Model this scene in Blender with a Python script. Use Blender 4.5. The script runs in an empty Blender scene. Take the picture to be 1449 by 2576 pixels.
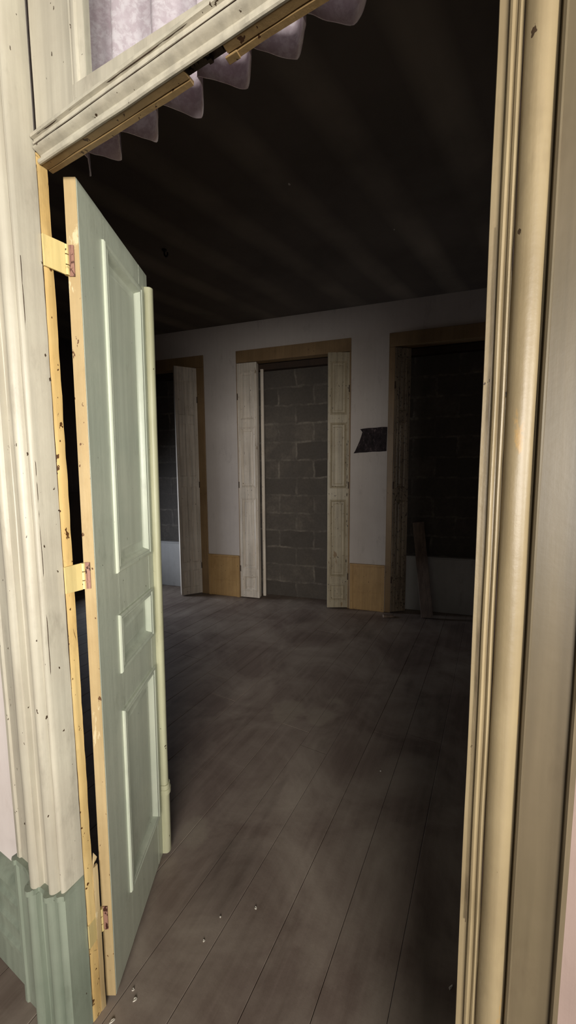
import bpy, bmesh, math, random
from mathutils import Vector, Matrix, noise

random.seed(7)
C = bpy.context.scene.collection
sc = bpy.context.scene

# ------------------------------------------------------------------ helpers
def lin(c):
    o = []
    for v in c:
        v /= 255.0
        o.append(v / 12.92 if v <= 0.04045 else ((v + 0.055) / 1.055) ** 2.4)
    return (o[0], o[1], o[2], 1.0)

class MB:
    """collects geometry for ONE mesh object"""
    def __init__(self, f=None):
        self.v, self.q = [], []
        self.f = f or (lambda a, b, c: (a, b, c))
    def add(self, pts, faces):
        n = len(self.v)
        self.v += [self.f(*p) for p in pts]
        self.q += [tuple(i + n for i in fc) for fc in faces]
    def box(self, x0, x1, y0, y1, z0, z1):
        p = [(x, y, z) for z in (z0, z1) for y in (y0, y1) for x in (x0, x1)]
        self.add(p, [(0, 2, 3, 1), (4, 5, 7, 6), (0, 1, 5, 4), (1, 3, 7, 5), (3, 2, 6, 7), (2, 0, 4, 6)])
    def sweep(self, prof, a0, a1, axis='z', seg=1, jit=0.0, js=9.0, seed=0.0):
        """closed profile of (p, q) pairs swept along an axis with end caps"""
        n = len(prof); pts = []
        for k in range(seg + 1):
            t = a0 + (a1 - a0) * k / seg
            for i, (p, q) in enumerate(prof):
                if jit:
                    d = noise.noise(Vector((t * js + seed, i * 0.31 + seed, 3.7))) * jit
                    e = noise.noise(Vector((t * js + seed, i * 0.29 + 9.1 + seed, 1.7))) * jit
                    p, q = p + d, q + e
                pts.append((p, q, t) if axis == 'z' else (t, p, q) if axis == 'x' else (p, t, q))
        fc = []
        for k in range(seg):
            for i in range(n):
                j = (i + 1) % n
                fc.append((k * n + i, k * n + j, (k + 1) * n + j, (k + 1) * n + i))
        fc.append(tuple(range(n - 1, -1, -1)))
        fc.append(tuple(range(seg * n, seg * n + n)))
        self.add(pts, fc)
    def rings(self, s0, s1, z0, z1, prof, fill=True):
        """mitred rectangular moulding: prof = [(inset, t)], local coords (s, t, z)"""
        pts, fc = [], []
        for d, t in prof:
            pts += [(s0 + d, t, z0 + d), (s1 - d, t, z0 + d), (s1 - d, t, z1 - d), (s0 + d, t, z1 - d)]
        for k in range(len(prof) - 1):
            for i in range(4):
                j = (i + 1) % 4
                fc.append((k * 4 + i, k * 4 + j, k * 4 + 4 + j, k * 4 + 4 + i))
        if fill:
            m = (len(prof) - 1) * 4
            fc.append((m, m + 1, m + 2, m + 3))
        self.add(pts, fc)
    def build(self, name, mat, parent=None, bevel=0.0, smooth=None, keep=False):
        me = bpy.data.meshes.new(name)
        o = bpy.data.objects.new(name, me)
        C.objects.link(o)
        off = Vector((0, 0, 0))
        if parent:
            o.parent = parent
            off = Vector(parent.get('_o', (0, 0, 0)))
        me.from_pydata([Vector(p) - off for p in self.v], [], self.q)
        bm = bmesh.new(); bm.from_mesh(me)
        if not keep:
            bmesh.ops.recalc_face_normals(bm, faces=bm.faces)
        bm.to_mesh(me); bm.free()
        me.materials.append(mat)
        if smooth:
            for p in me.polygons: p.use_smooth = True
            me.set_sharp_from_angle(angle=math.radians(smooth))
        if bevel:
            b = o.modifiers.new('bevel', 'BEVEL'); b.width = bevel; b.segments = 2
            b.limit_method = 'ANGLE'; b.angle_limit = math.radians(40)
        o['_o'] = tuple(off)
        return o

def tag(o, label=None, cat=None, group=None, kind=None):
    if label: o['label'] = label
    if cat: o['category'] = cat
    if group: o['group'] = group
    if kind: o['kind'] = kind
    return o

def empty(name, loc):
    o = bpy.data.objects.new(name, None); C.objects.link(o)
    o.location = loc; o['_o'] = tuple(loc); o.empty_display_size = 0.1
    return o

def arc(cx, cy, r, a0, a1, n, ry=None):
    ry = r if ry is None else ry
    return [(cx + r * math.cos(math.radians(a0 + (a1 - a0) * i / n)), cy + ry * math.sin(math.radians(a0 + (a1 - a0) * i / n))) for i in range(n + 1)]

# ------------------------------------------------------------------ materials
def newmat(name):
    m = bpy.data.materials.new(name); m.use_nodes = True
    nt = m.node_tree; b = nt.nodes['Principled BSDF']
    return m, nt, b

def N(nt, t, **kw):
    n = nt.nodes.new(t)
    for k, v in kw.items():
        if k in n.inputs.keys(): n.inputs[k].default_value = v
        else: setattr(n, k, v)
    return n

def mapped(nt, scale, loc=(0, 0, 0), src='Object'):
    tc = N(nt, 'ShaderNodeTexCoord')
    mp = N(nt, 'ShaderNodeMapping')
    mp.inputs['Scale'].default_value = scale; mp.inputs['Location'].default_value = loc
    nt.links.new(tc.outputs[src], mp.inputs['Vector'])
    return mp.outputs['Vector']

def nz(nt, vec, scale, detail=5, rough=0.6, dist=0.0):
    n = N(nt, 'ShaderNodeTexNoise')
    n.inputs['Scale'].default_value = scale; n.inputs['Detail'].default_value = detail
    n.inputs['Roughness'].default_value = rough; n.inputs['Distortion'].default_value = dist
    nt.links.new(vec, n.inputs['Vector'])
    return n.outputs['Fac']

def ramp(nt, fac, stops):
    r = N(nt, 'ShaderNodeValToRGB'); e = r.color_ramp.elements
    while len(e) < len(stops): e.new(0.5)
    for k, (p, c) in enumerate(stops):
        e[k].position = p; e[k].color = c if len(c) == 4 else (*c, 1)
    nt.links.new(fac, r.inputs['Fac'])
    return r.outputs['Color']

def mix(nt, fac, a, b, mode='MIX'):
    m = N(nt, 'ShaderNodeMix', data_type='RGBA', blend_type=mode)
    for s, v in ((0, fac), (6, a), (7, b)):
        if isinstance(v, (int, float)): m.inputs[s].default_value = v
        elif isinstance(v, tuple): m.inputs[s].default_value = v
        else: nt.links.new(v, m.inputs[s])
    return m.outputs[2]

def bump(nt, b, h, strength, dist=0.002):
    n = N(nt, 'ShaderNodeBump'); n.inputs['Strength'].default_value = strength; n.inputs['Distance'].default_value = dist
    nt.links.new(h, n.inputs['Height']); nt.links.new(n.outputs['Normal'], b.inputs['Normal'])

K = (0, 0, 0, 1); W = (1, 1, 1, 1)
def paint(name, c1, c2, chip=(60, 45, 30), thr=0.70, streak=0.25, rough=0.42, bmp=0.35, crack=0.0, big=2.2, under=None, uthr=0.66):
    m, nt, b = newmat(name)
    v = mapped(nt, (1, 1, 1)); vs = mapped(nt, (38, 38, 1.6))
    base = mix(nt, ramp(nt, nz(nt, v, big, 6, .65), [(0.35, K), (0.68, W)]), lin(c1), lin(c2))
    st = ramp(nt, nz(nt, vs, 1.0, 4, .6), [(0.3, (1 - streak,) * 3), (0.62, (1, 1, 1))])
    base = mix(nt, 1.0, base, st, 'MULTIPLY')
    if under:
        u = ramp(nt, nz(nt, mapped(nt, (9, 9, 3.0), (3, 1, 5)), 1.3, 7, .7), [(uthr, K), (uthr + .03, W)])
        base = mix(nt, u, base, lin(under))
    g = ramp(nt, nz(nt, mapped(nt, (14, 14, 5), (1, 2, 3)), 1.0, 5, .7), [(0.58, K), (0.8, (.35,) * 3)])
    base = mix(nt, g, base, lin(chip))
    cf = ramp(nt, nz(nt, mapped(nt, (1, 1, .55)), 75, 3, .5), [(thr, K), (thr + .015, W)])
    base = mix(nt, cf, base, lin(chip))
    if crack:
        vo = N(nt, 'ShaderNodeTexVoronoi', feature='DISTANCE_TO_EDGE'); vo.inputs['Scale'].default_value = 26
        nt.links.new(mapped(nt, (1, 1, .45)), vo.inputs['Vector'])
        ck = ramp(nt, vo.outputs['Distance'], [(0.0, W), (0.03, K)])
        gate = ramp(nt, nz(nt, v, 7, 4), [(1 - crack, K), (1 - crack + .04, W)])
        base = mix(nt, mix(nt, 1.0, ck, gate, 'MULTIPLY'), base, lin(chip))
    nt.links.new(base, b.inputs['Base Color'])
    b.inputs['Roughness'].default_value = rough
    h = mix(nt, 0.5, nz(nt, v, 55, 5, .6), nz(nt, vs, 1.6, 4))
    h = mix(nt, cf, h, K)
    bump(nt, b, h, bmp, .003)
    return m

M = {}
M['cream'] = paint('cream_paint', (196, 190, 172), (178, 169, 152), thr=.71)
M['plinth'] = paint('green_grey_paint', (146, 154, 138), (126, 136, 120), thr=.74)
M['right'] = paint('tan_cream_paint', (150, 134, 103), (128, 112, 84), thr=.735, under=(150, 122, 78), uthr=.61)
M['outer_dark'] = paint('outer_band_dark', (102, 90, 70), (88, 78, 58), thr=.75, bmp=.10, crack=.30)  # outer band of the right casing, darker than its tan part
M['yellow'] = paint('yellow_wood', (232, 202, 140), (216, 178, 112), chip=(84, 54, 26), thr=.665, streak=.35, crack=.42)
M['soffit'] = paint('soffit_wood', (152, 126, 86), (120, 96, 62), chip=(62, 38, 20), thr=.67, streak=.2, under=(116, 80, 42), uthr=.6)
M['green'] = paint('door_green', (208, 212, 192), (190, 198, 180), chip=(96, 96, 80), thr=.745, streak=.12, rough=.32, bmp=.22)
M['edge'] = paint('edge_cream', (192, 170, 128), (174, 148, 104), chip=(96, 66, 40), thr=.70, streak=.22, under=(206, 190, 152), uthr=.62)
M['astragal'] = paint('astragal_paint', (200, 200, 168), (186, 184, 150), thr=.73, streak=.2)
M['hingep'] = paint('hinge_paint', (232, 212, 152), (222, 196, 126), chip=(70, 48, 26), thr=.68, crack=.4, rough=.4)
M['hinger'] = paint('hinge_rust', (176, 138, 122), (120, 76, 62), chip=(58, 30, 24), thr=.58, crack=.5)
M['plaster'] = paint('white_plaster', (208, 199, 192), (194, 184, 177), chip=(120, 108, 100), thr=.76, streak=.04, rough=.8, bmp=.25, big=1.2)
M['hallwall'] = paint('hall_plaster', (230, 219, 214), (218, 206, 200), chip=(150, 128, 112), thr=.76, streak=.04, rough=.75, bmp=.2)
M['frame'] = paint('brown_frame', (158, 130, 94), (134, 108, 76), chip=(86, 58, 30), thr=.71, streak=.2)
M['wall_shaded'] = paint('shaded_plaster', (146, 126, 118), (128, 110, 102), thr=.74, rough=.8, streak=.05)  # same pinkish partition wall, its shade on this side put into the colour
M['tan'] = paint('tan_frame', (196, 160, 108), (172, 136, 88), chip=(86, 58, 30), thr=.71, streak=.2)
M['shutter'] = paint('shutter_white', (232, 221, 206), (212, 198, 180), chip=(70, 54, 42), thr=.71, streak=.35, under=(140, 120, 98), uthr=.66)
M['shutterworn'] = paint('shutter_worn', (196, 183, 156), (170, 155, 128), chip=(40, 30, 24), thr=.68, streak=.35, under=(140, 116, 84), uthr=.63)
M['shutterdark'] = paint('shutter_dark', (150, 134, 112), (116, 100, 84), chip=(40, 30, 24), thr=.62, streak=.55, crack=.4)
M['apron'] = paint('apron_white', (196, 194, 190), (178, 176, 172), thr=.76, rough=.8, streak=.05)
M['rawwood'] = paint('raw_wood', (150, 130, 114), (118, 100, 88), thr=.72, streak=.4, rough=.7)
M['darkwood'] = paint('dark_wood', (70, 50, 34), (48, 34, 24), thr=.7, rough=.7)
M['left_dark'] = paint('dark_left_wall', (84, 72, 70), (70, 60, 58), thr=.75, rough=.85)  # even dark tone for the wall behind the open leaf
M['flake'] = paint('flake_white', (232, 226, 214), (214, 206, 190), thr=.8, rough=.6)

def m_floor():
    m, nt, b = newmat('dusty_floorboards')
    v = mapped(nt, (1, 1, 1)); vg = mapped(nt, (26, 1.3, 26))
    base = mix(nt, ramp(nt, nz(nt, vg, 1.0, 6, .65), [(0.3, K), (0.72, W)]), lin((108, 92, 82)), lin((132, 116, 106)))
    dust = ramp(nt, nz(nt, v, 2.3, 7, .62, .6), [(0.40, K), (0.68, (.75,) * 3)])
    base = mix(nt, dust, base, lin((168, 155, 141)))
    dk = ramp(nt, nz(nt, mapped(nt, (3.2, 1.1, 1), (4, 2, 0)), 1.0, 6, .6), [(0.56, K), (0.74, (.6,) * 3)])
    base = mix(nt, dk, base, lin((62, 50, 42)))
    # pale scuffed patches in the middle of the floor
    for (x, y, r) in ((-1.05, 1.94, .15), (-.87, 2.0, .13), (-.83, 2.18, .07), (-1.02, 1.07, .10)):
        mp = N(nt, 'ShaderNodeMapping'); mp.inputs['Location'].default_value = (-x, -y, 0)
        nt.links.new(v, mp.inputs['Vector'])
        ln = N(nt, 'ShaderNodeVectorMath', operation='LENGTH'); nt.links.new(mp.outputs['Vector'], ln.inputs[0])
        mth = N(nt, 'ShaderNodeMath', operation='MULTIPLY_ADD'); nt.links.new(nz(nt, v, 9, 4), mth.inputs[0])
        mth.inputs[1].default_value = .16; nt.links.new(ln.outputs['Value'], mth.inputs[2])
        f = ramp(nt, mth.outputs[0], [(r * .75 + .05, (.55,) * 3), (r * .75 + .085, K)])
        base = mix(nt, f, base, lin((156, 144, 128)))
    nt.links.new(base, b.inputs['Base Color']); b.inputs['Roughness'].default_value = .62
    bump(nt, b, mix(nt, .5, nz(nt, vg, 2, 4), nz(nt, v, 60, 4)), .3, .003)
    return m
M['floor'] = m_floor()

def m_ceiling():
    m, nt, b = newmat('sooty_ceiling')
    v = mapped(nt, (1, 1, 1))
    # paler wavy bands mixed into the ceiling colour
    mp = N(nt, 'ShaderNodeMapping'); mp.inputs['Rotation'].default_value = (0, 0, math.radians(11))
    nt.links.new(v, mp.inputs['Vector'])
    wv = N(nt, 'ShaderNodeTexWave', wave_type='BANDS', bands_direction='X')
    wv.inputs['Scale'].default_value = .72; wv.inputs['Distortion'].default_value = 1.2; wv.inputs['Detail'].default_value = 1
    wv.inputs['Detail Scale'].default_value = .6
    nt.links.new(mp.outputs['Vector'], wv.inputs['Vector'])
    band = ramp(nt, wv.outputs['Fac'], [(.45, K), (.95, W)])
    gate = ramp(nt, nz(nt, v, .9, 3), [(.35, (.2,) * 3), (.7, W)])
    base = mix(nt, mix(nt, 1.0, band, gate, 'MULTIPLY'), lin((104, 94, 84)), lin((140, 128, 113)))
    base = mix(nt, ramp(nt, nz(nt, v, 1.6, 5), [(.4, K), (.75, (.5,) * 3)]), base, lin((52, 44, 38)))
    nt.links.new(base, b.inputs['Base Color']); b.inputs['Roughness'].default_value = .85
    return m
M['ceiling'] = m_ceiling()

def m_block():
    m, nt, b = newmat('concrete_blockwork')
    mp = N(nt, 'ShaderNodeMapping'); mp.inputs['Rotation'].default_value = (math.radians(-90), 0, 0)
    tc = N(nt, 'ShaderNodeTexCoord'); nt.links.new(tc.outputs['Object'], mp.inputs['Vector'])
    br = N(nt, 'ShaderNodeTexBrick')
    for k, val in (('Scale', 1.0), ('Mortar Size', .014), ('Mortar Smooth', .35), ('Brick Width', .42), ('Row Height', .203), ('Bias', 0.0)):
        br.inputs[k].default_value = val
    br.inputs['Color1'].default_value = lin((72, 66, 60)); br.inputs['Color2'].default_value = lin((108, 100, 91))
    br.inputs['Mortar'].default_value = lin((124, 116, 106))
    jv = N(nt, 'ShaderNodeVectorMath', operation='MULTIPLY_ADD')
    nc = N(nt, 'ShaderNodeTexNoise'); nc.inputs['Scale'].default_value = 6.5; nt.links.new(mp.outputs['Vector'], nc.inputs['Vector'])
    nt.links.new(nc.outputs['Color'], jv.inputs[0]); jv.inputs[1].default_value = (.055, .05, 0); nt.links.new(mp.outputs['Vector'], jv.inputs[2])
    nt.links.new(jv.outputs['Vector'], br.inputs['Vector'])
    v = mapped(nt, (1, 1, 1))
    sm = ramp(nt, nz(nt, v, 4.5, 6, .7), [(.46, K), (.62, W)])
    base = mix(nt, sm, mix(nt, .85, br.outputs['Color'], lin((84, 78, 72))), br.outputs['Color'])
    base = mix(nt, ramp(nt, nz(nt, v, 40, 4), [(.4, K), (.8, (.5,) * 3)]), base, lin((66, 60, 55)))
    nt.links.new(base, b.inputs['Base Color']); b.inputs['Roughness'].default_value = .9
    bump(nt, b, mix(nt, .5, br.outputs['Fac'], nz(nt, v, 70, 5)), .6, .006)
    return m
M['block'] = m_block()

def m_curtain():
    m, nt, b = newmat('lavender_lace')
    v = mapped(nt, (1, 1, 1))
    base = mix(nt, ramp(nt, nz(nt, v, 70, 6, .7, .3), [(.44, K), (.58, W)]), lin((212, 196, 206)), lin((234, 224, 232)))
    vo = N(nt, 'ShaderNodeTexVoronoi'); vo.inputs['Scale'].default_value = 24
    nt.links.new(v, vo.inputs['Vector'])
    base = mix(nt, ramp(nt, vo.outputs['Distance'], [(.2, (.5,) * 3), (.42, K)]), base, lin((226, 212, 222)))
    base = mix(nt, ramp(nt, nz(nt, v, 8, 3), [(.5, K), (.7, (.5,) * 3)]), base, lin((190, 156, 174)))
    nt.links.new(base, b.inputs['Base Color']); b.inputs['Roughness'].default_value = .9
    bump(nt, b, nz(nt, v, 160, 4), .4, .001)
    tr = N(nt, 'ShaderNodeBsdfTranslucent'); nt.links.new(base, tr.inputs['Color'])
    ms = N(nt, 'ShaderNodeMixShader'); ms.inputs[0].default_value = .25
    nt.links.new(b.outputs[0], ms.inputs[1]); nt.links.new(tr.outputs[0], ms.inputs[2])
    nt.links.new(ms.outputs[0], nt.nodes['Material Output'].inputs['Surface'])
    return m
M['curtain'] = m_curtain()

def m_glass():
    m, nt, b = newmat('old_window_glass')
    t = N(nt, 'ShaderNodeBsdfTransparent'); g = N(nt, 'ShaderNodeBsdfGlossy'); g.inputs['Roughness'].default_value = .03
    t.inputs['Color'].default_value = (.95, .96, .95, 1)
    lw = N(nt, 'ShaderNodeLayerWeight'); lw.inputs['Blend'].default_value = .5
    fr = N(nt, 'ShaderNodeMath', operation='POWER'); nt.links.new(lw.outputs['Facing'], fr.inputs[0]); fr.inputs[1].default_value = 5.0
    ms = N(nt, 'ShaderNodeMixShader'); nt.links.new(fr.outputs[0], ms.inputs[0])
    nt.links.new(t.outputs[0], ms.inputs[1]); nt.links.new(g.outputs[0], ms.inputs[2])
    nt.links.new(ms.outputs[0], nt.nodes['Material Output'].inputs['Surface'])
    return m
M['glass'] = m_glass()

def m_patch():
    m, nt, b = newmat('bare_backing')
    v = mapped(nt, (1, 1, .6))
    base = ramp(nt, nz(nt, v, 34, 6, .75), [(.36, lin((18, 12, 14))), (.56, lin((52, 42, 44))), (.72, lin((120, 104, 104)))])
    nt.links.new(base, b.inputs['Base Color']); b.inputs['Roughness'].default_value = .9
    return m
M['patch'] = m_patch()

def m_iron():
    m, nt, b = newmat('black_iron')
    b.inputs['Base Color'].default_value = lin((22, 20, 20)); b.inputs['Roughness'].default_value = .6; b.inputs['Metallic'].default_value = .4
    return m
M['iron'] = m_iron()

# ------------------------------------------------------------------ camera
yaw, pitch, roll = (math.radians(a) for a in (28.235, -5.794, -0.378))
base = Matrix(((1, 0, 0), (0, 0, -1), (0, 1, 0)))
R = Matrix.Rotation(yaw, 3, 'Z') @ Matrix.Rotation(pitch, 3, 'X') @ base @ Matrix.Rotation(roll, 3, 'Z')
cd = bpy.data.cameras.new('camera'); cam = bpy.data.objects.new('camera', cd); C.objects.link(cam)
cam.matrix_world = Matrix.Translation((0, 0, 1.45)) @ R.to_4x4()
cd.sensor_fit = 'HORIZONTAL'; cd.sensor_width = 36; cd.lens = 963.8 * 36 / 1449
cd.clip_start = .02
sc.camera = cam

# ------------------------------------------------------------------ room frames
XL, XR = -0.878, -0.0145                      # the doorway's jambs
YW, YB = 0.50, 0.548                          # hall face and room face of the partition
TA = math.radians(9.866)
A = Vector((-1.31, 3.831, 0)); FU = Vector((math.cos(TA), math.sin(TA), 0)); FN = Vector((-math.sin(TA), math.cos(TA), 0))
def far(u, n, z):
    p = A + FU * u + FN * n
    return (p.x, p.y, z)
RX0, RX1, ZC = -4.66, 1.62, 3.09              # room extents

# floor: long boards running away from the doorway
b = MB()
edges = [-4.72, -4.52, -4.33, -4.15, -3.96, -3.78, -3.60, -3.42, -3.24, -3.06, -2.88, -2.70, -2.52, -2.33, -2.15, -1.97, -1.79, -1.60, -1.40, -1.208, -1.03, -.857, -.705,
         -.54, -.37, -.19, -.02, .16, .34, .52, .70, .88, 1.06, 1.24, 1.42, 1.60, 1.78]
for i in range(len(edges) - 1):
    x0, x1 = edges[i] + .0007, edges[i + 1] - .0007
    y = -2.6; first = True
    while y < 5.0:
        y2 = min(5.0, y + (random.uniform(1.5, 3.4) if first else random.uniform(2.6, 3.6))); first = False
        d = random.uniform(-.0012, 0)
        b.add([(x0, y + .0012, d - .02), (x1, y + .0012, d - .02), (x1, y2 - .0012, d - .02), (x0, y2 - .0012, d - .02),
               (x0, y + .0012, d - .0012), (x1, y + .0012, d - .0012), (x1, y2 - .0012, d - .0012), (x0, y2 - .0012, d - .0012),
               (x0 + .0012, y + .0022, d), (x1 - .0012, y + .0022, d), (x1 - .0012, y2 - .0022, d), (x0 + .0012, y2 - .0022, d)],
              [(0, 3, 2, 1)] + [(k, (k + 1) % 4, 4 + (k + 1) % 4, 4 + k) for k in range(4)] + [(4 + k, 4 + (k + 1) % 4, 8 + (k + 1) % 4, 8 + k) for k in range(4)] + [(8, 9, 10, 11)])
        y = y2
fl = b.build('floor', M['floor']); tag(fl, 'dusty grey-brown floorboards running into the dark room', 'floor', kind='structure')
s = MB(); s.box(-4.8, 1.8, -2.6, 5.0, -.06, -.021)
tag(s.build('floor_subfloor', M['darkwood']), 'dark boards showing in the gaps under the floorboards', 'floor', kind='structure')

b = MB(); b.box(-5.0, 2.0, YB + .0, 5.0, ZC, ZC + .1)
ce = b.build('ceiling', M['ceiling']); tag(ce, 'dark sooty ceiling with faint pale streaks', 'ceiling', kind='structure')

# far wall: piers and head around three openings
OP = [(-2.98, -1.70), (-1.29, -.01), (.36, 1.64)]
HEAD = 2.79
f = MB(far)
f.box(-3.6, OP[0][0], 0, .45, 0, ZC); f.box(OP[0][1], OP[1][0], 0, .45, 0, ZC)
f.box(OP[1][1], OP[2][0], 0, .45, 0, ZC); f.box(OP[2][1], 3.3, 0, .45, 0, ZC)
for o0, o1 in OP: f.box(o0, o1, 0, .45, HEAD, ZC)
tag(f.build('wall_far', M['plaster']), 'far white plaster wall with three blocked openings', 'wall', kind='structure')
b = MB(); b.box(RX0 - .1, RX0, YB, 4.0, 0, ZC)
wl = b.build('wall_left', M['left_dark']); tag(wl, 'room wall seen through the slit behind the open door', 'wall', kind='structure')
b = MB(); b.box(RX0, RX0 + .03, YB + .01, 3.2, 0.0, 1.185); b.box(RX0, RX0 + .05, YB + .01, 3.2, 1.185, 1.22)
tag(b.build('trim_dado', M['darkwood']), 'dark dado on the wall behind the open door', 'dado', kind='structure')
b = MB(); b.box(RX1, RX1 + .1, YB, 4.6, 0, ZC)
tag(b.build('wall_right', M['plaster']), 'side wall of the dark room', 'wall', kind='structure')
# partition with the doorway
b = MB()
b.box(-5.0, -.905, YW, YB, 0, 3.3); b.box(-.905, .012, YW, YB, 2.78, 3.3)
tag(b.build('wall_near', M['hallwall']), 'pale pinkish partition wall around the doorway', 'wall', kind='structure')

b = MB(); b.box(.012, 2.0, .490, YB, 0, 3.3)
tag(b.build('wall_entry', M['wall_shaded']), 'pinkish plaster strip with shade painted in, outside the tan casing', 'wall', kind='structure')

# ------------------------------------------------------------------ left casing
PL = [(-.8785, .524), (-.8785, .480), (-.8795, .475), (-.882, .4715), (-.886, .4705), (-.8895, .473), (-.891, .4765),
      (-.8925, .4765), (-.8935, .468), (-.896, .462), (-.9005, .4575), (-.906, .4555), (-.912, .4565), (-.9165, .460), (-.919, .4655),
      (-.921, .4665), (-.944, .4655), (-.9455, .4640), (-.9458, .4535), (-.949, .4535), (-.951, .4475), (-.956, .4435), (-.963, .4425), (-.970, .4445), (-.976, .4495), (-.979, .457),
      (-.982, .466), (-1.020, .4745), (-1.066, .4745), (-1.070, .4700), (-1.080, .4700), (-1.086, .4745), (-1.088, .50), (-.9045, .50), (-.9045, .524)]
ZP = .435
b = MB(); b.sweep(PL, ZP + .002, 3.2, 'z', 90, .0011, 6.0, 1.3)
tl = b.build('trim_1', M['cream'], smooth=35)
tag(tl, 'wide moulded cream door casing on the hinge side', 'door casing', kind='structure')
PP = []
for (x, y) in PL:
    if y < .499: PP.append((x - (.004 if x < -.8786 else -.0028), y - .007))
    else: PP.append((x, y))
b = MB(); b.sweep(PP, .0, ZP - .012, 'z', 20, .0008, 6.0, 4.1)
lip = [(x + (.003 if x > -.9 else -.002), y - .004) if y < .49 else (x, y) for (x, y) in PP]
b.sweep(lip, ZP - .012, ZP + .002, 'z', 1)
pb = b.build('plinth_block', M['plinth'], tl, smooth=35); pb['label'] = 'green-grey moulded foot of the casing'
# yellow rebate of the jamb
b = MB(); b.sweep([(-.9045, .5245), (-.8782, .5245), (-.8772, .529), (-.8774, .543), (-.8785, .5478), (-.9045, .5478)], .0, 2.125, 'z', 120, .0012, 22, 8.8)
jm = b.build('jamb', M['yellow'], tl, smooth=50); jm['label'] = 'chipped yellow wooden jamb edge'
b = MB()
prof = [(-.8835, .5482), (-.8770, .5482), (-.8765, .553), (-.8768, .561), (-.8835, .562)]
b.sweep(prof, .0, .43, 'z', 16, .0012, 14, 3.3)
b.add([(-.8835, .5482, .43), (-.877, .5482, .43), (-.8765, .553, .446), (-.8768, .561, .452), (-.8835, .562, .438), (-.880, .553, .470), (-.8785, .550, .455)],
      [(0, 1, 6), (1, 2, 6), (2, 5, 6), (2, 3, 5), (3, 4, 5), (4, 0, 5), (0, 6, 5)])
js = b.build('jamb_strip', M['edge'], tl); js['label'] = 'splintered filler strip low on the jamb'

def crack(name, x, y, z0, z1, seed, parent, wmax=.0011, nx=1.0, ny=0.0):
    b = MB(); n = int((z1 - z0) * 110); pts = []; fc = []
    for k in range(n + 1):
        z = z0 + (z1 - z0) * k / n
        ww = max(.00005, wmax * (noise.noise(Vector((z * 5 + seed, seed, 0))) * 1.6 + .25 + .5 * noise.noise(Vector((z * 40, seed, 2)))))
        jx = .0007 * noise.noise(Vector((z * 22 + seed, 1.3, seed)))
        for sgn in (-1, 1): pts.append((x + nx * (jx + sgn * ww), y + ny * (jx + sgn * ww), z))
        for sgn in (-1, 1): pts.append((x + nx * (jx + sgn * ww) + ny * .0012, y + ny * (jx + sgn * ww) + nx * .0012, z))
    for k in range(n):
        a = 4 * k; c = a + 4
        fc += [(a, a + 1, c + 1, c), (a + 2, c + 2, c + 3, a + 3), (a, c, c + 2, a + 2), (a + 1, a + 3, c + 3, c + 1)]
    b.add(pts, fc)
    o = b.build(name, M['darkwood'], parent); o['label'] = 'dark crack in the paint'
    return o
crack('paint_crack', -.8912, .4752, .5, 2.9, 1.7, tl, .0013)
crack('paint_crack', -.9186, .4640, .6, 2.6, 6.1, tl, .0008)
crack('paint_crack', -.8790, .4790, .7, 1.9, 11.1, tl, .0005)
crack('paint_crack', -.8783, .5240, .05, 2.1, 15.1, tl, .0006, 0.0, 1.0)

# skirting on the hall side, left of the casing
b = MB()
b.sweep([(.4998, .0), (.480, .0), (.480, .10), (.474, .105), (.474, .118), (.482, .125), (.482, .165), (.476, .170), (.476, .182), (.484, .19), (.484, .232), (.478, .238), (.478, .25),
         (.486, .258), (.486, .300), (.474, .306), (.470, .316), (.472, .328), (.482, .336), (.4998, .340)], -4.0, -1.089, 'x')
tag(b.build('baseboard_left', M['plinth'], smooth=30), 'green-grey ribbed skirting beside the hinge-side casing', 'skirting', kind='structure')

# ------------------------------------------------------------------ right casing
PR = [(-.0150, .548), (-.0152, .4745), (-.0147, .4732), (-.0060, .4732), (-.0056, .4695), (-.0048, .4668), (-.0030, .4658), (-.0012, .4668), (.0002, .4690),
      (.0014, .4690), (.0020, .4665), (.0036, .4652), (.0054, .4662), (.0062, .4692), (.0067, .4715), (.0074, .4715)]
PR += [(.0076 + .0270 * t, .4705 - .0105 * (4 * t * (1 - t)) ** .55) for t in (.0, .02, .06, .12, .2, .3, .4, .5, .6, .7, .8, .88, .94, .98)]
PR += [(.0345, .4720), (.0372, .4735), (.0378, .4655), (.0400, .4640), (.0418, .4655), (.0422, .4705), (.0428, .4720), (.0808, .4715), (.0812, .4660), (.0830, .4640), (.0850, .4655), (.0857, .4715),
       (.0895, .4730), (.0902, .490), (.010, .490), (.010, .548)]
k = PR.index((.0345, .4720))
IN = PR[:k] + [(.0345, .4730), (.0345, .490), (.010, .490), (.010, .548)]
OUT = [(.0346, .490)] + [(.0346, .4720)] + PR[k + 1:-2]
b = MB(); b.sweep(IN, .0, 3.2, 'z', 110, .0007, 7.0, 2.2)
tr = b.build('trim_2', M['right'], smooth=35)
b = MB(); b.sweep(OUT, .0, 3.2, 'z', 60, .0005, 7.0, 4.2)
ob = b.build('outer_board', M['outer_dark'], tr, smooth=35); ob['label'] = 'darker outer band of the casing'
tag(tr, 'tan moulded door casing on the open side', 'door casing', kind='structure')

crack('paint_crack', .0079, .4690, .7, 2.3, 3.3, tr, .0007)
crack('paint_crack', -.0083, .4690, .9, 1.7, 8.3, tr, .0004)

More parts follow.
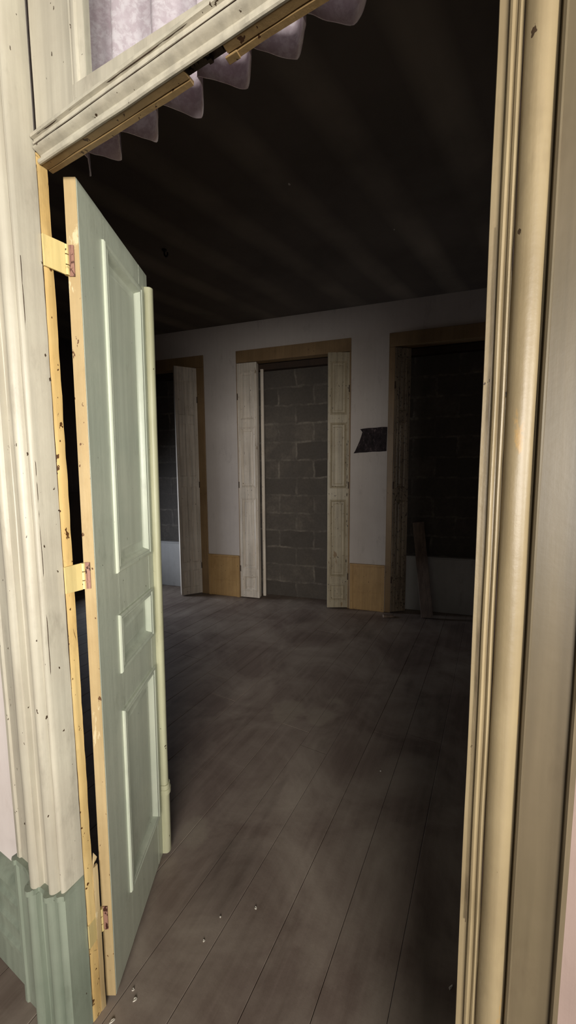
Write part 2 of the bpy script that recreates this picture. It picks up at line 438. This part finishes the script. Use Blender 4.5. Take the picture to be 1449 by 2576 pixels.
# ------------------------------------------------------------------ transom bar
b = MB()
PT = [(.5325, 2.1095), (.5330, 2.1035), (.5295, 2.1028), (.5268, 2.1042), (.5254, 2.1072), (.5260, 2.1102), (.5322, 2.1118), (.5342, 2.1160), (.5318, 2.1208), (.5246, 2.1238), (.5190, 2.1258),
      (.5174, 2.1280), (.5180, 2.1302), (.5240, 2.1312), (.5242, 2.1334), (.5186, 2.1344), (.5180, 2.1372), (.5205, 2.1405), (.5200, 2.1438), (.5136, 2.1450), (.5128, 2.1480), (.5136, 2.1512),
      (.5215, 2.1530), (.5225, 2.1575), (.5320, 2.1580)]
b.sweep(PT, XL + .003, XR - .001, 'x', 60, .0006, 12, 6.0)
tb = b.build('trim_3', M['cream'], smooth=35)
tag(tb, 'heavy moulded transom bar sloping across the doorway top', 'transom bar', kind='structure')
def crackx(y, z, x0, x1, seed, wmax):
    b = MB(); n = int((x1 - x0) * 140); pts = []; fc = []
    for k in range(n + 1):
        x = x0 + (x1 - x0) * k / n
        ww = max(.00005, wmax * (noise.noise(Vector((x * 6 + seed, seed, 0))) * 1.5 + .2 + .6 * noise.noise(Vector((x * 45, seed, 2)))))
        zj = .0006 * noise.noise(Vector((x * 25, seed, 5)))
        pts += [(x, y, z + zj - ww), (x, y, z + zj + ww), (x, y + .0015, z + zj + ww), (x, y + .0015, z + zj - ww)]
    for k in range(n):
        for q in range(4): fc.append((4 * k + q, 4 * k + (q + 1) % 4, 4 * k + 4 + (q + 1) % 4, 4 * k + 4 + q))
    b.add(pts, fc); b.build('paint_crack', M['darkwood'], tb)['label'] = 'dark crack in the paint'
crackx(.5178, 2.1313, XL + .01, -.05, 2.2, .0009)
crackx(.5160, 2.1447, XL + .01, -.05, 7.7, .0007)
GX0, GX1 = -.475, -.395
def soff(x0, x1, name, seed):
    b = MB()
    pts = [(.5335, 2.1085), (.5335, 2.1045), (.5470, 2.1040), (.5475, 2.1062), (.5490, 2.1062), (.5495, 2.1030), (.5585, 2.1025), (.5595, 2.1095)]
    n = max(8, int((x1 - x0) * 60)); b.sweep(pts, x0, x1, 'x', n, .0012, 16, seed)
    return b.build(name, M['soffit'], tb, smooth=40)
soff(XL + .002, GX0, 'soffit_board', 1.0)['label'] = 'stained yellow-brown board under the bar'
soff(GX1, XR - .002, 'soffit_board', 5.0)['label'] = 'stained yellow-brown board under the bar'
b = MB(); b.box(GX0 - .01, GX1 + .01, .5335, .559, 2.122, 2.126)
for k in range(9):
    x = random.uniform(GX0, GX1 - .015); y = random.uniform(.535, .55)
    b.box(x, x + random.uniform(.004, .012), y, y + random.uniform(.003, .008), 2.112 + random.uniform(0, .005), 2.123)
sp = b.build('splintered_gap', M['darkwood'], tb); sp['label'] = 'dark splintered break in the underside'
b = MB(); b.box(GX1 - .006, GX1 + .016, .5475, .5597, 2.1000, 2.1032); b.build('splinter', M['soffit'], tb, bevel=.001)
b = MB(); b.box(XL + .002, XR - .002, .534, .5595, 2.126, 2.156)
b.build('core', M['darkwood'], tb)

# transom window frame, glass, and the lace curtain behind it
wn = empty('window_1', (XL, .535, 2.158)); tag(wn, 'cream framed transom window over the doorway', 'window', kind='structure')
b = MB(); b.sweep([(-.8725, .5260), (-.7480, .5260), (-.7460, .5285), (-.7460, .5500), (-.8725, .5500)], 2.158, 2.778, 'z', 26, .0010, 8, 5.5)
b.build('stile', M['cream'], wn, smooth=35)
b = MB(); b.sweep([(-.7458, .5500), (-.7458, .5330), (-.7430, .5268), (-.7380, .5255), (-.7330, .5268), (-.7310, .5310), (-.7200, .5345), (-.7195, .5500)], 2.170, 2.778, 'z', 26, .0010, 10, 2.5)
b.build('glazing_bead', M['cream'], wn, smooth=35)
b = MB()   # bottom rail, its top edge worn to a wedge
x0, x1, x2 = -.7458, -.30, XR - .002
b.add([(x0, .5260, 2.158), (x1, .5260, 2.158), (x2, .5260, 2.158), (x0, .5260, 2.196), (x1, .5260, 2.164), (x2, .5260, 2.162),
       (x0, .5340, 2.158), (x1, .5340, 2.158), (x2, .5340, 2.158), (x0, .5340, 2.199), (x1, .5340, 2.166), (x2, .5340, 2.163)],
      [(0, 1, 4, 3), (1, 2, 5, 4), (6, 9, 10, 7), (7, 10, 11, 8), (3, 4, 10, 9), (4, 5, 11, 10), (0, 3, 9, 6), (2, 8, 11, 5), (0, 6, 7, 1), (1, 7, 8, 2)])
b.build('bottom_rail', M['cream'], wn)
b = MB(); b.box(-.745, XR - .002, .526, .550, 2.735, 2.778); b.build('top_rail', M['cream'], wn)
b = MB(); b.box(-.7194, XR - .002, .5365, .5385, 2.166, 2.735); b.build('pane', M['glass'], wn)

b = MB(); nx, nzz = 260, 40; pts = []; fc = []
for j in range(nzz + 1):
    t = j / nzz
    for i in range(nx + 1):
        x = -.853 + .825 * i / nx
        ph = 2 * math.pi * (x + .745 + .012 * noise.noise(Vector((x * 4, 1.1, .3)))) / .1055
        amp = .020 + .006 * noise.noise(Vector((x * 9, 4.2, 0))) - .006 * t
        tri = math.asin(max(-1, min(1, math.cos(ph)))) / (math.pi / 2)
        y = .603 + amp * 1.1 * (.6 * tri + .4 * math.cos(ph)) + .006 * math.cos(2 * ph + 1.0) + .004 * noise.noise(Vector((x * 14, t * 3, 2)))
        xx = x + .015 * math.sin(ph + .6) * (1 - .4 * t)
        zz = 2.137 - .012 * max(0, math.cos(ph - .3)) ** 2 + .006 * noise.noise(Vector((x * 30, 7.7, 0))) + .003 * noise.noise(Vector((x * 90, 2.7, 0))) if j == 0 else 2.138 + .587 * t
        pts.append((xx, y, zz))
for j in range(nzz):
    for i in range(nx):
        a = j * (nx + 1) + i; fc.append((a, a + 1, a + nx + 2, a + nx + 1))
b.add(pts, fc)
cu = b.build('lace_curtain', M['curtain'], smooth=80)
sd = cu.modifiers.new('thick', 'SOLIDIFY'); sd.thickness = .0015
tag(cu, 'lavender lace curtain gathered behind the transom, scalloped hem hanging below', 'curtain')
b = MB(); ring = arc(.603, 2.735, .006, 0, 360, 10)[:-1]; b.sweep(ring, -.87, -.017, 'x')
cr = b.build('curtain_rod', M['darkwood'], smooth=60); tag(cr, 'thin rod carrying the lavender lace curtain', 'curtain rod')

# ------------------------------------------------------------------ the open door leaf
TL = math.radians(28.24)
LB = Vector((-.856, .588, 0)); LS = Vector((-math.sin(TL), math.cos(TL), 0)); LT = Vector((math.cos(TL), math.sin(TL), 0))
def leaf(s, t, z):
    p = LB + LS * s + LT * (t + .0085 - .0088 * (2.11 - z))
    return (p.x, p.y, z)
dr = empty('door_1', (LB.x, LB.y, 0)); tag(dr, 'narrow green-grey panelled door leaf standing open into the dark room', 'door', kind='structure')
LW, TH, LZ0, LZ1 = .430, .028, .010, 2.109
SP = (.126, .358); ZPAN = [(.205, .762), (.900, 1.045), (1.190, 2.030)]
b = MB(leaf)
b.box(.002, SP[0], -TH, 0, LZ0, LZ1); b.box(SP[1], LW, -TH, 0, LZ0, LZ1)
zs = [LZ0, .205, .762, .900, 1.045, 1.190, 2.030, LZ1]
for k in range(0, 8, 2): b.box(SP[0], SP[1], -TH + .0004, -.0004, zs[k], zs[k + 1])
b.build('leaf_frame', M['green'], dr, bevel=.0015)
b = MB(leaf); b.box(0, .0018, -TH, -.0005, LZ0, LZ1); he = b.build('hinge_edge', M['edge'], dr, bevel=.0008); he['label'] = 'worn cream hinge edge'
BOL = [(-.013, 0), (-.0125, .005), (-.009, .0075), (-.004, .0078), (-.001, .005), (.001, .0045), (.004, .0062), (.007, .0058), (.010, .002), (.013, -.006), (.018, -.011),
       (.034, -.0115), (.046, -.0065), (.049, -.006)]
for z0, z1 in ZPAN:
    b = MB(leaf); b.rings(SP[0], SP[1], z0, z1, BOL)
    b.rings(SP[0], SP[1], z0, z1, [(-.013, 0), (.0, -.002), (.0, -TH + .004), (.03, -TH + .004)])
    b.build('panel', M['green'], dr, smooth=25)
# rounded cover strip on the free edge with its stepped foot
def astr(k, d): return [(LW - .030 - d, .0005), (LW - .030 - d, .012 + d)] + [(LW - .0145 + (.0155 + d) * math.cos(math.radians(a)), .012 + d + (.012 + k) * math.sin(math.radians(a))) for a in range(180, -1, -20)] + [(LW + .001 + d, .0005)]
b = MB(leaf); b.sweep(astr(0, 0), .285, 2.060, 'z', 40, .0005, 7, 3)
b.sweep(astr(.002, .003), .272, .290, 'z', 1); 
ag = b.build('cover_strip', M['astragal'], dr, smooth=40); ag['label'] = 'cream rounded cover strip on the free edge'
b = MB(leaf); b.sweep(astr(.001, .002), .012, .262, 'z', 8, .0005, 7, 6); b.sweep(astr(.003, .0045), .252, .272, 'z', 1)
b.build('cover_strip_foot', M['astragal'], dr, smooth=40)
# hinges: plate on the jamb, three knuckles, plate on the leaf edge
def hinge(z0, z1):
    root = MB()
    h = (z1 - z0)
    kx, ky, _ = leaf(-.0045, -TH + .001, (z0 + z1) / 2); r = .0058
    root.add([(-.8775, .524, z0 + .001), (-.8775, .524, z1 - .001), (-.8725, .524, z0 + .001), (-.8725, .524, z1 - .001),
              (kx - .0005, ky - r * .6, z0), (kx - .0005, ky - r * .6, z1), (kx + .0035, ky - r * .8, z0), (kx + .0035, ky - r * .8, z1)],
             [(0, 1, 5, 4), (2, 6, 7, 3), (0, 2, 3, 1), (4, 5, 7, 6), (0, 4, 6, 2), (1, 3, 7, 5)])
    hp = root.build('hinge', M['hingep'], dr, bevel=.0008)
    for k in range(3):
        c = MB(); a0 = z0 + h * k / 3 + .0012; a1 = z0 + h * (k + 1) / 3 - .0012
        c.sweep(arc(kx, ky, r, 0, 360, 14)[:-1], a0, a1, 'z')
        c.build('knuckle', M['hingep'], hp, smooth=40)
    p = MB(leaf); p.box(-.0035, .0002, -TH + .004, -.011, z0, z1)
    lp = p.build('leaf_plate', M['hinger'], hp, bevel=.0006); lp['label'] = 'flaking rusty plate'
    for k in range(2):
        c = MB(leaf)
        zc = z0 + h * (.28 + .44 * k); cc = arc(-.0165, zc, .003, 0, 360, 10)[:-1]
        c.add([(-.0045, t, z) for t, z in cc] + [(-.0035, t, z) for t, z in cc], [tuple(range(10))] + [(i, (i + 1) % 10, 10 + (i + 1) % 10, 10 + i) for i in range(10)])
        c.build('screw_head', M['hinger'], hp)
hinge(1.898, 1.965); hinge(1.170, 1.236); hinge(.222, .290)

# ------------------------------------------------------------------ the three blocked openings
NAMES = ['leftmost', 'middle', 'rightmost']
for k, (o0, o1) in enumerate(OP):
    b = MB(far)
    b.box(o0 + .002, o1 - .002, .215 if k != 1 else .195, .40, 0, HEAD)
    w = b.build('wall_blockwork', M['block'])
    # material coordinates follow the wall: put the mesh in the wall's own frame
    T = Matrix.Translation(A) @ Matrix.Rotation(TA, 4, 'Z')
    w.data.transform(T.inverted()); w.matrix_world = T
    tag(w, f'rough grey concrete blockwork filling the {NAMES[k]} far opening', 'block wall', kind='structure')
    fr = empty('trim_4', far((o0 + o1) / 2, 0, 0)); tag(fr, f'tan wooden frame of the {NAMES[k]} far opening', 'opening frame', kind='structure')
    jw = (.10, .02, .06)[k]; jl = (.10, .012, .058)[k]
    b = MB(far); b.box(o0 + .001, o1 - .001, -.012, .10, 2.665, HEAD + .004); b.build('head_board', M['frame'], fr, bevel=.003)
    b = MB(far); b.box(o0 + .001, o0 + jl, -.008, .10, 0, 2.664); b.build('side_board', M['frame'], fr, bevel=.003)
    b = MB(far); b.box(o1 - jw, o1 - .001, -.008, .10, 0, 2.664); b.build('side_board', M['frame'], fr, bevel=.003)
    b = MB(far); b.box(o0 + jl, o1 - jw, .12, .1935, 2.60, 2.664); b.build('inner_head', M['darkwood'], fr)
for k in (0, 2):
    o0, o1 = OP[k]
    b = MB(far); b.box(o0 + .1, o1 - .03, .15, .213, 0, .565); b.box(o0 + .1, o1 - .03, .14, .214, .566, .580)
    tag(b.build('wall_apron', M['apron'], bevel=.004), f'low white apron wall at the foot of the {NAMES[k]} far opening', 'apron wall', kind='structure')

# wainscot boards under the plaster piers
def wainscot(u0, u1, label):
    e = empty('baseboard_far', far((u0 + u1) / 2, -.01, 0)); tag(e, label, 'wainscot', kind='structure')
    b = MB(far); b.box(u0, u1, -.010, -.0005, 0.0, .478)
    b.box(u0, u0 + .035, -.018, -.010, 0, .478); b.box(u1 - .035, u1, -.018, -.010, 0, .478); b.box(u0 + .035, u1 - .035, -.013, -.010, .012, .19); b.box(u0 + .035, u1 - .035, -.013, -.010, .198, .465)
    b.build('board', M['tan'], e, bevel=.0015)
    b = MB(far); b.box(u0, u1, -.026, -.0005, .479, .497); b.build('cap', M['tan'], e, bevel=.004)
wainscot(-1.697, -1.292, 'tan wooden wainscot under the white pier left of the middle opening')
wainscot(-.004, .357, 'tan wooden wainscot under the white pier with the dark patch')

# folded interior shutters
SH = [(-.010, 0), (-.009, .004), (-.004, .006), (0, .003), (.004, .0045), (.008, -.002), (.014, -.006), (.030, -.0065), (.038, -.003)]
def shutter(p0, p1, side, leaves, zt, mat, label, panels, thick=.034, ncol=1):
    """p0 hinge end, p1 free end in wall coords (u, n); side = +1/-1 which way the visible face looks"""
    p0, p1 = Vector(p0), Vector(p1); d = (p1 - p0); L = d.length; d.normalize()
    nn = Vector((-d.y, d.x)) * side
    q = far(p0.x, p0.y, .012)
    e = empty('folding_shutter', q); tag(e, label, 'shutter', 'folded interior shutters')
    for i in range(leaves):
        def fr(s, t, z, i=i):
            w = p0 + d * s + nn * (t - i * (thick + .006))
            return far(w.x, w.y, z)
        b = MB(fr); s0, s1 = (.0, L) if i == 0 else (.004, L - .004)
        z0 = .012 + (.004 * i)
        b.box(s0, s1, -thick, -.007, z0, zt - .006 * i)
        st = .034
        cols = [(s0 + st + (s1 - s0 - st) / ncol * c, s0 + (s1 - s0 - st) / ncol * (c + 1)) for c in range(ncol)]
        # face frame: stiles and rails around the panels
        b.box(s0, cols[0][0], -.007, 0, z0, zt - .006 * i); b.box(cols[-1][1], s1, -.007, 0, z0, zt - .006 * i)
        for c in range(ncol - 1): b.box(cols[c][1], cols[c + 1][0], -.007, 0, z0, zt - .006 * i)
        zz = [z0] + [v for pr in panels for v in pr] + [zt - .006 * i]
        for c0, c1 in cols:
            for j in range(0, len(zz), 2): b.box(c0, c1, -.007, -.0002, zz[j], zz[j + 1])
            for a0, a1 in panels: b.rings(c0, c1, a0, a1, SH if c1 - c0 > .09 else [(-.006, 0), (-.005, .003), (0, .003), (.004, -.002), (.010, -.006), (.014, -.006)])
        b.build('shutter_leaf', mat, e, bevel=.0)
        if i == 0 and mat is M['shutterworn']:
            b = MB(fr); pts = []; fc = []; nn_ = 260
            for k in range(nn_ + 1):
                z = .06 + 2.0 * k / nn_
                env = math.exp(-((z - .85) / .55) ** 2)
                ww = max(.0002, (noise.noise(Vector((z * 7, 2.2, 1))) * .8 + .45 * noise.noise(Vector((z * 30, 5.2, 1))) + .05)) * .022 * env + .0002
                cx = .016 + .010 * noise.noise(Vector((z * 3, 9.1, 4)))
                pts += [(cx - ww, -.0003, z), (cx + ww, -.0003, z), (cx + ww, .0007, z), (cx - ww, .0007, z)]
            for k in range(nn_):
                for q in range(4): fc.append((4 * k + q, 4 * k + (q + 1) % 4, 4 * k + 4 + (q + 1) % 4, 4 * k + 4 + q))
            b.add(pts, fc)
            b.build('bare_wood', M['darkwood'], e)['label'] = 'dark bare wood where paint has flaked off'
    for zh in (.35, 1.32, 2.3):                     # butt hinges on the hinge end
        b = MB(lambda s, t, z: far(*((p0 + d * s + nn * t).to_tuple()), z)); b.box(-.004, .006, -.012, .003, zh - .035, zh + .035)
        b.build('hinge', M['darkwood'], e)
    return e
PAN = [(.10, .26), (.36, 1.16), (1.30, 1.95), (2.05, 2.56)]
shutter((-1.792, -.012), (-1.965, -.192), 1, 2, 2.655, M['shutter'], 'grey-white shutter swung out from the leftmost far opening', [(.10, .30), (.40, 1.30), (1.42, 2.02), (2.12, 2.50)], ncol=2)
shutter((-1.276, -.016), (-1.045, -.010), -1, 2, 2.658, M['shutter'], 'grey-white shutter flat against the middle opening beside the bare white pier', PAN)
shutter((-.024, -.014), (-.232, -.078), 1, 2, 2.655, M['shutterworn'], 'shutter with flaked paint edge beside the pier with the dark patch', PAN)
shutter((.424, -.014), (.565, .070), -1, 2, 2.655, M['shutterdark'], 'dark weathered shutter beside the opening with the leaning plank', PAN)
# bright beading seen on the reveal of the middle opening
b = MB(far); b.box(-1.032, -1.000, .075, .100, .015, 2.60)
tag(b.build('trim_bead', M['shutter'], bevel=.003), 'narrow pale stop bead behind the middle opening\'s flat shutter', 'stop bead', kind='structure')

# ------------------------------------------------------------------ loose things
# plank leaning in the right opening
p0 = Vector(far(.780, -.065, .002)); p1 = Vector(far(.672, .131, .93))
d = (p1 - p0).normalized(); sx = (FU - d * FU.dot(d)).normalized(); sn = d.cross(sx).normalized()
b = MB(lambda a, c, l: tuple(p0 + sx * a + sn * c + d * l))
n = 10
b.sweep([(-.056, -.011), (.056, -.011), (.056, .011), (-.056, .011)], .0, (p1 - p0).length, 'z', n, .0015, 5, 2)
lo = min(v[2] for v in b.v); b.v = [(v[0], v[1], v[2] - lo + .002) for v in b.v]
tag(b.build('wooden_plank', M['rawwood'], bevel=.002), 'bare grey-brown plank leaning against the low apron in the rightmost far opening', 'plank')
b = MB(far); b.add([(.365, -.175, .001), (.47, -.135, .001), (.455, -.095, .001), (.35, -.135, .001), (.37, -.172, .024), (.465, -.137, .018), (.452, -.10, .018), (.355, -.135, .026)],
                   [(0, 3, 2, 1), (4, 5, 6, 7), (0, 1, 5, 4), (1, 2, 6, 5), (2, 3, 7, 6), (3, 0, 4, 7)])
tag(b.build('wood_offcut', M['rawwood'], bevel=.002), 'short wood offcut on the floor at the dark weathered shutter\'s foot', 'offcut')

# ragged dark patch on the pier
poly = [(.356, 1.900), (.30, 1.903), (.24, 1.899), (.17, 1.899), (.115, 1.893), (.086, 1.888), (.098, 1.878), (.110, 1.860), (.100, 1.82), (.082, 1.77), (.062, 1.72), (.040, 1.676), (.024, 1.648),
        (.08, 1.654), (.15, 1.655), (.21, 1.660), (.28, 1.659), (.352, 1.664)]
b = MB(far); n = len(poly)
b.add([(u, -.0005, z) for u, z in poly] + [(u + .001 * math.sin(i * 3), -.006, z + .001 * math.cos(i * 5)) for i, (u, z) in enumerate(poly)],
      [tuple(range(n)), tuple(range(2 * n - 1, n - 1, -1))] + [(i, (i + 1) % n, n + (i + 1) % n, n + i) for i in range(n)])
tag(b.build('torn_patch', M['patch']), 'ragged dark patch torn on the white pier between two far openings', 'wall patch')

# hook in the ceiling
hk = empty('ceiling_hook', (-2.208, 2.216, ZC)); tag(hk, 'small black hook hanging from the dark ceiling above the door leaf', 'hook')
b = MB(); b.sweep(arc(-2.208, 2.216, .018, 0, 360, 14)[:-1], ZC - .006, ZC - .0005, 'z'); b.build('plate', M['iron'], hk)
b = MB(); path = [(0, -.006), (0, -.03), (.004, -.042), (.014, -.052), (.026, -.05), (.032, -.038), (.03, -.028)]
for i in range(len(path) - 1):
    a, c = Vector((-2.208 + path[i][0], 2.216, ZC + path[i][1])), Vector((-2.208 + path[i + 1][0], 2.216, ZC + path[i + 1][1]))
    dd = (c - a).normalized(); e1 = Vector((0, 1, 0)); e2 = dd.cross(e1)
    pr = [(math.cos(k * math.pi / 4) * .006, math.sin(k * math.pi / 4) * .006) for k in range(8)]
    b.add([tuple(a + e1 * p + e2 * q) for p, q in pr] + [tuple(c + e1 * p + e2 * q) for p, q in pr],
          [(k, (k + 1) % 8, 8 + (k + 1) % 8, 8 + k) for k in range(8)] + [tuple(range(8)), tuple(range(15, 7, -1))])
b.build('shank', M['iron'], hk, smooth=60)

# paint flakes
def flake(x, y, z, rx, ry, rot, label, cat='paint flake', up=1, parent=None):
    b = MB(); n = 7; rnd = random.Random(int((x * 131 + y * 977) * 100))
    ring = []
    for k in range(n):
        a = 2 * math.pi * k / n; r = rnd.uniform(.75, 1.15)
        px, py = rx * r * math.cos(a), ry * r * math.sin(a)
        ring.append((px * math.cos(rot) - py * math.sin(rot), px * math.sin(rot) + py * math.cos(rot)))
    h = .0015
    b.add([(x + p, y + q, z + (up * (.0005 + .2 * h * (k % 2)) if up > 0 else .001)) for k, (p, q) in enumerate(ring)] + [(x + p * .8, y + q * .8, z + up * (h + .0012 * (k % 3))) for k, (p, q) in enumerate(ring)],
          [tuple(range(n - 1, -1, -1)), tuple(range(n, 2 * n))] + [(i, (i + 1) % n, n + (i + 1) % n, n + i) for i in range(n)])
    if parent: b.build('loose_flake', M['flake'], parent)['label'] = label
    else: tag(b.build('paint_flake', M['flake']), label, cat, 'fallen paint flakes')
flake(-.644, .952, 0, .0055, .0045, .3, 'bright white paint flake alone on the near floorboards, the largest one')
flake(-.429, 1.735, 0, .0045, .0045, 0, 'white paint flake on the bare middle floor, farthest from the door leaf')
flake(-.737, .800, 0, .004, .003, 1, 'tiny dull flake on the floorboards, nearer of two in front of the door leaf')
flake(-.732, .876, 0, .0035, .003, 2, 'tiny dull flake on the floorboards, farther of two in front of the door leaf')
flake(-.048, 1.043, 0, .003, .009, -.5, 'slim white sliver on the floor beside the tan casing')
flake(-.838, .618, 0, .004, .003, .6, 'pale crumb of paint on the floor right against the door leaf\'s foot')
flake(-.817, .606, 0, .007, .004, 1.1, 'pale paint scrap on the floor just off the door leaf\'s foot')
flake(-.836, .549, 0, .009, .003, 1.2, 'pale sliver on the floor at the jamb\'s foot')
flake(-1.10, 2.091, ZC, .010, .006, 1.4, 'loose whitish flake on the dark ceiling, nearer the doorway', up=-1, parent=ce)
flake(-.668, 2.795, ZC, .006, .006, 0, 'tiny whitish flake on the dark ceiling, nearer the far wall', up=-1, parent=ce)

# ------------------------------------------------------------------ light
def area(name, loc, aim, sx, sy, power, col, spread=180):
    l = bpy.data.lights.new(name, 'AREA'); l.shape = 'RECTANGLE'; l.size = sx; l.size_y = sy; l.energy = power; l.color = col
    l.spread = math.radians(spread)
    o = bpy.data.objects.new(name, l); C.objects.link(o); o.location = loc
    o.rotation_euler = (Vector(aim) - Vector(loc)).to_track_quat('-Z', 'Y').to_euler()
    return o
area('hall_window_light', (1.42, -2.7, 1.55), (-.3, .8, 1.45), 1.8, 1.3, 64, (1.0, .95, .88), 95)
area('leaf_fill_light', (3.7, -1.40, 1.75), (-.95, .75, 1.62), .8, 1.0, 9.5, (1.0, .97, .88), 42)  # added lamp with no seen source, brightens the door leaf from the right
area('room_side_daylight', (-4.40, 2.75, .95), (-1.6, 3.45, .55), .5, 1.2, 8, (.78, .86, 1.0), 100)

w = bpy.data.worlds.new('world'); sc.world = w; w.use_nodes = True
bg = w.node_tree.nodes['Background']; bg.inputs['Color'].default_value = (1.0, .96, .9, 1); bg.inputs['Strength'].default_value = .12

sc.view_settings.view_transform = 'Standard'; sc.view_settings.look = 'None'
sc.view_settings.gamma = 1; sc.view_settings.exposure = 0; sc.view_settings.use_curve_mapping = False
for o in bpy.data.objects:
    if '_o' in o: del o['_o']
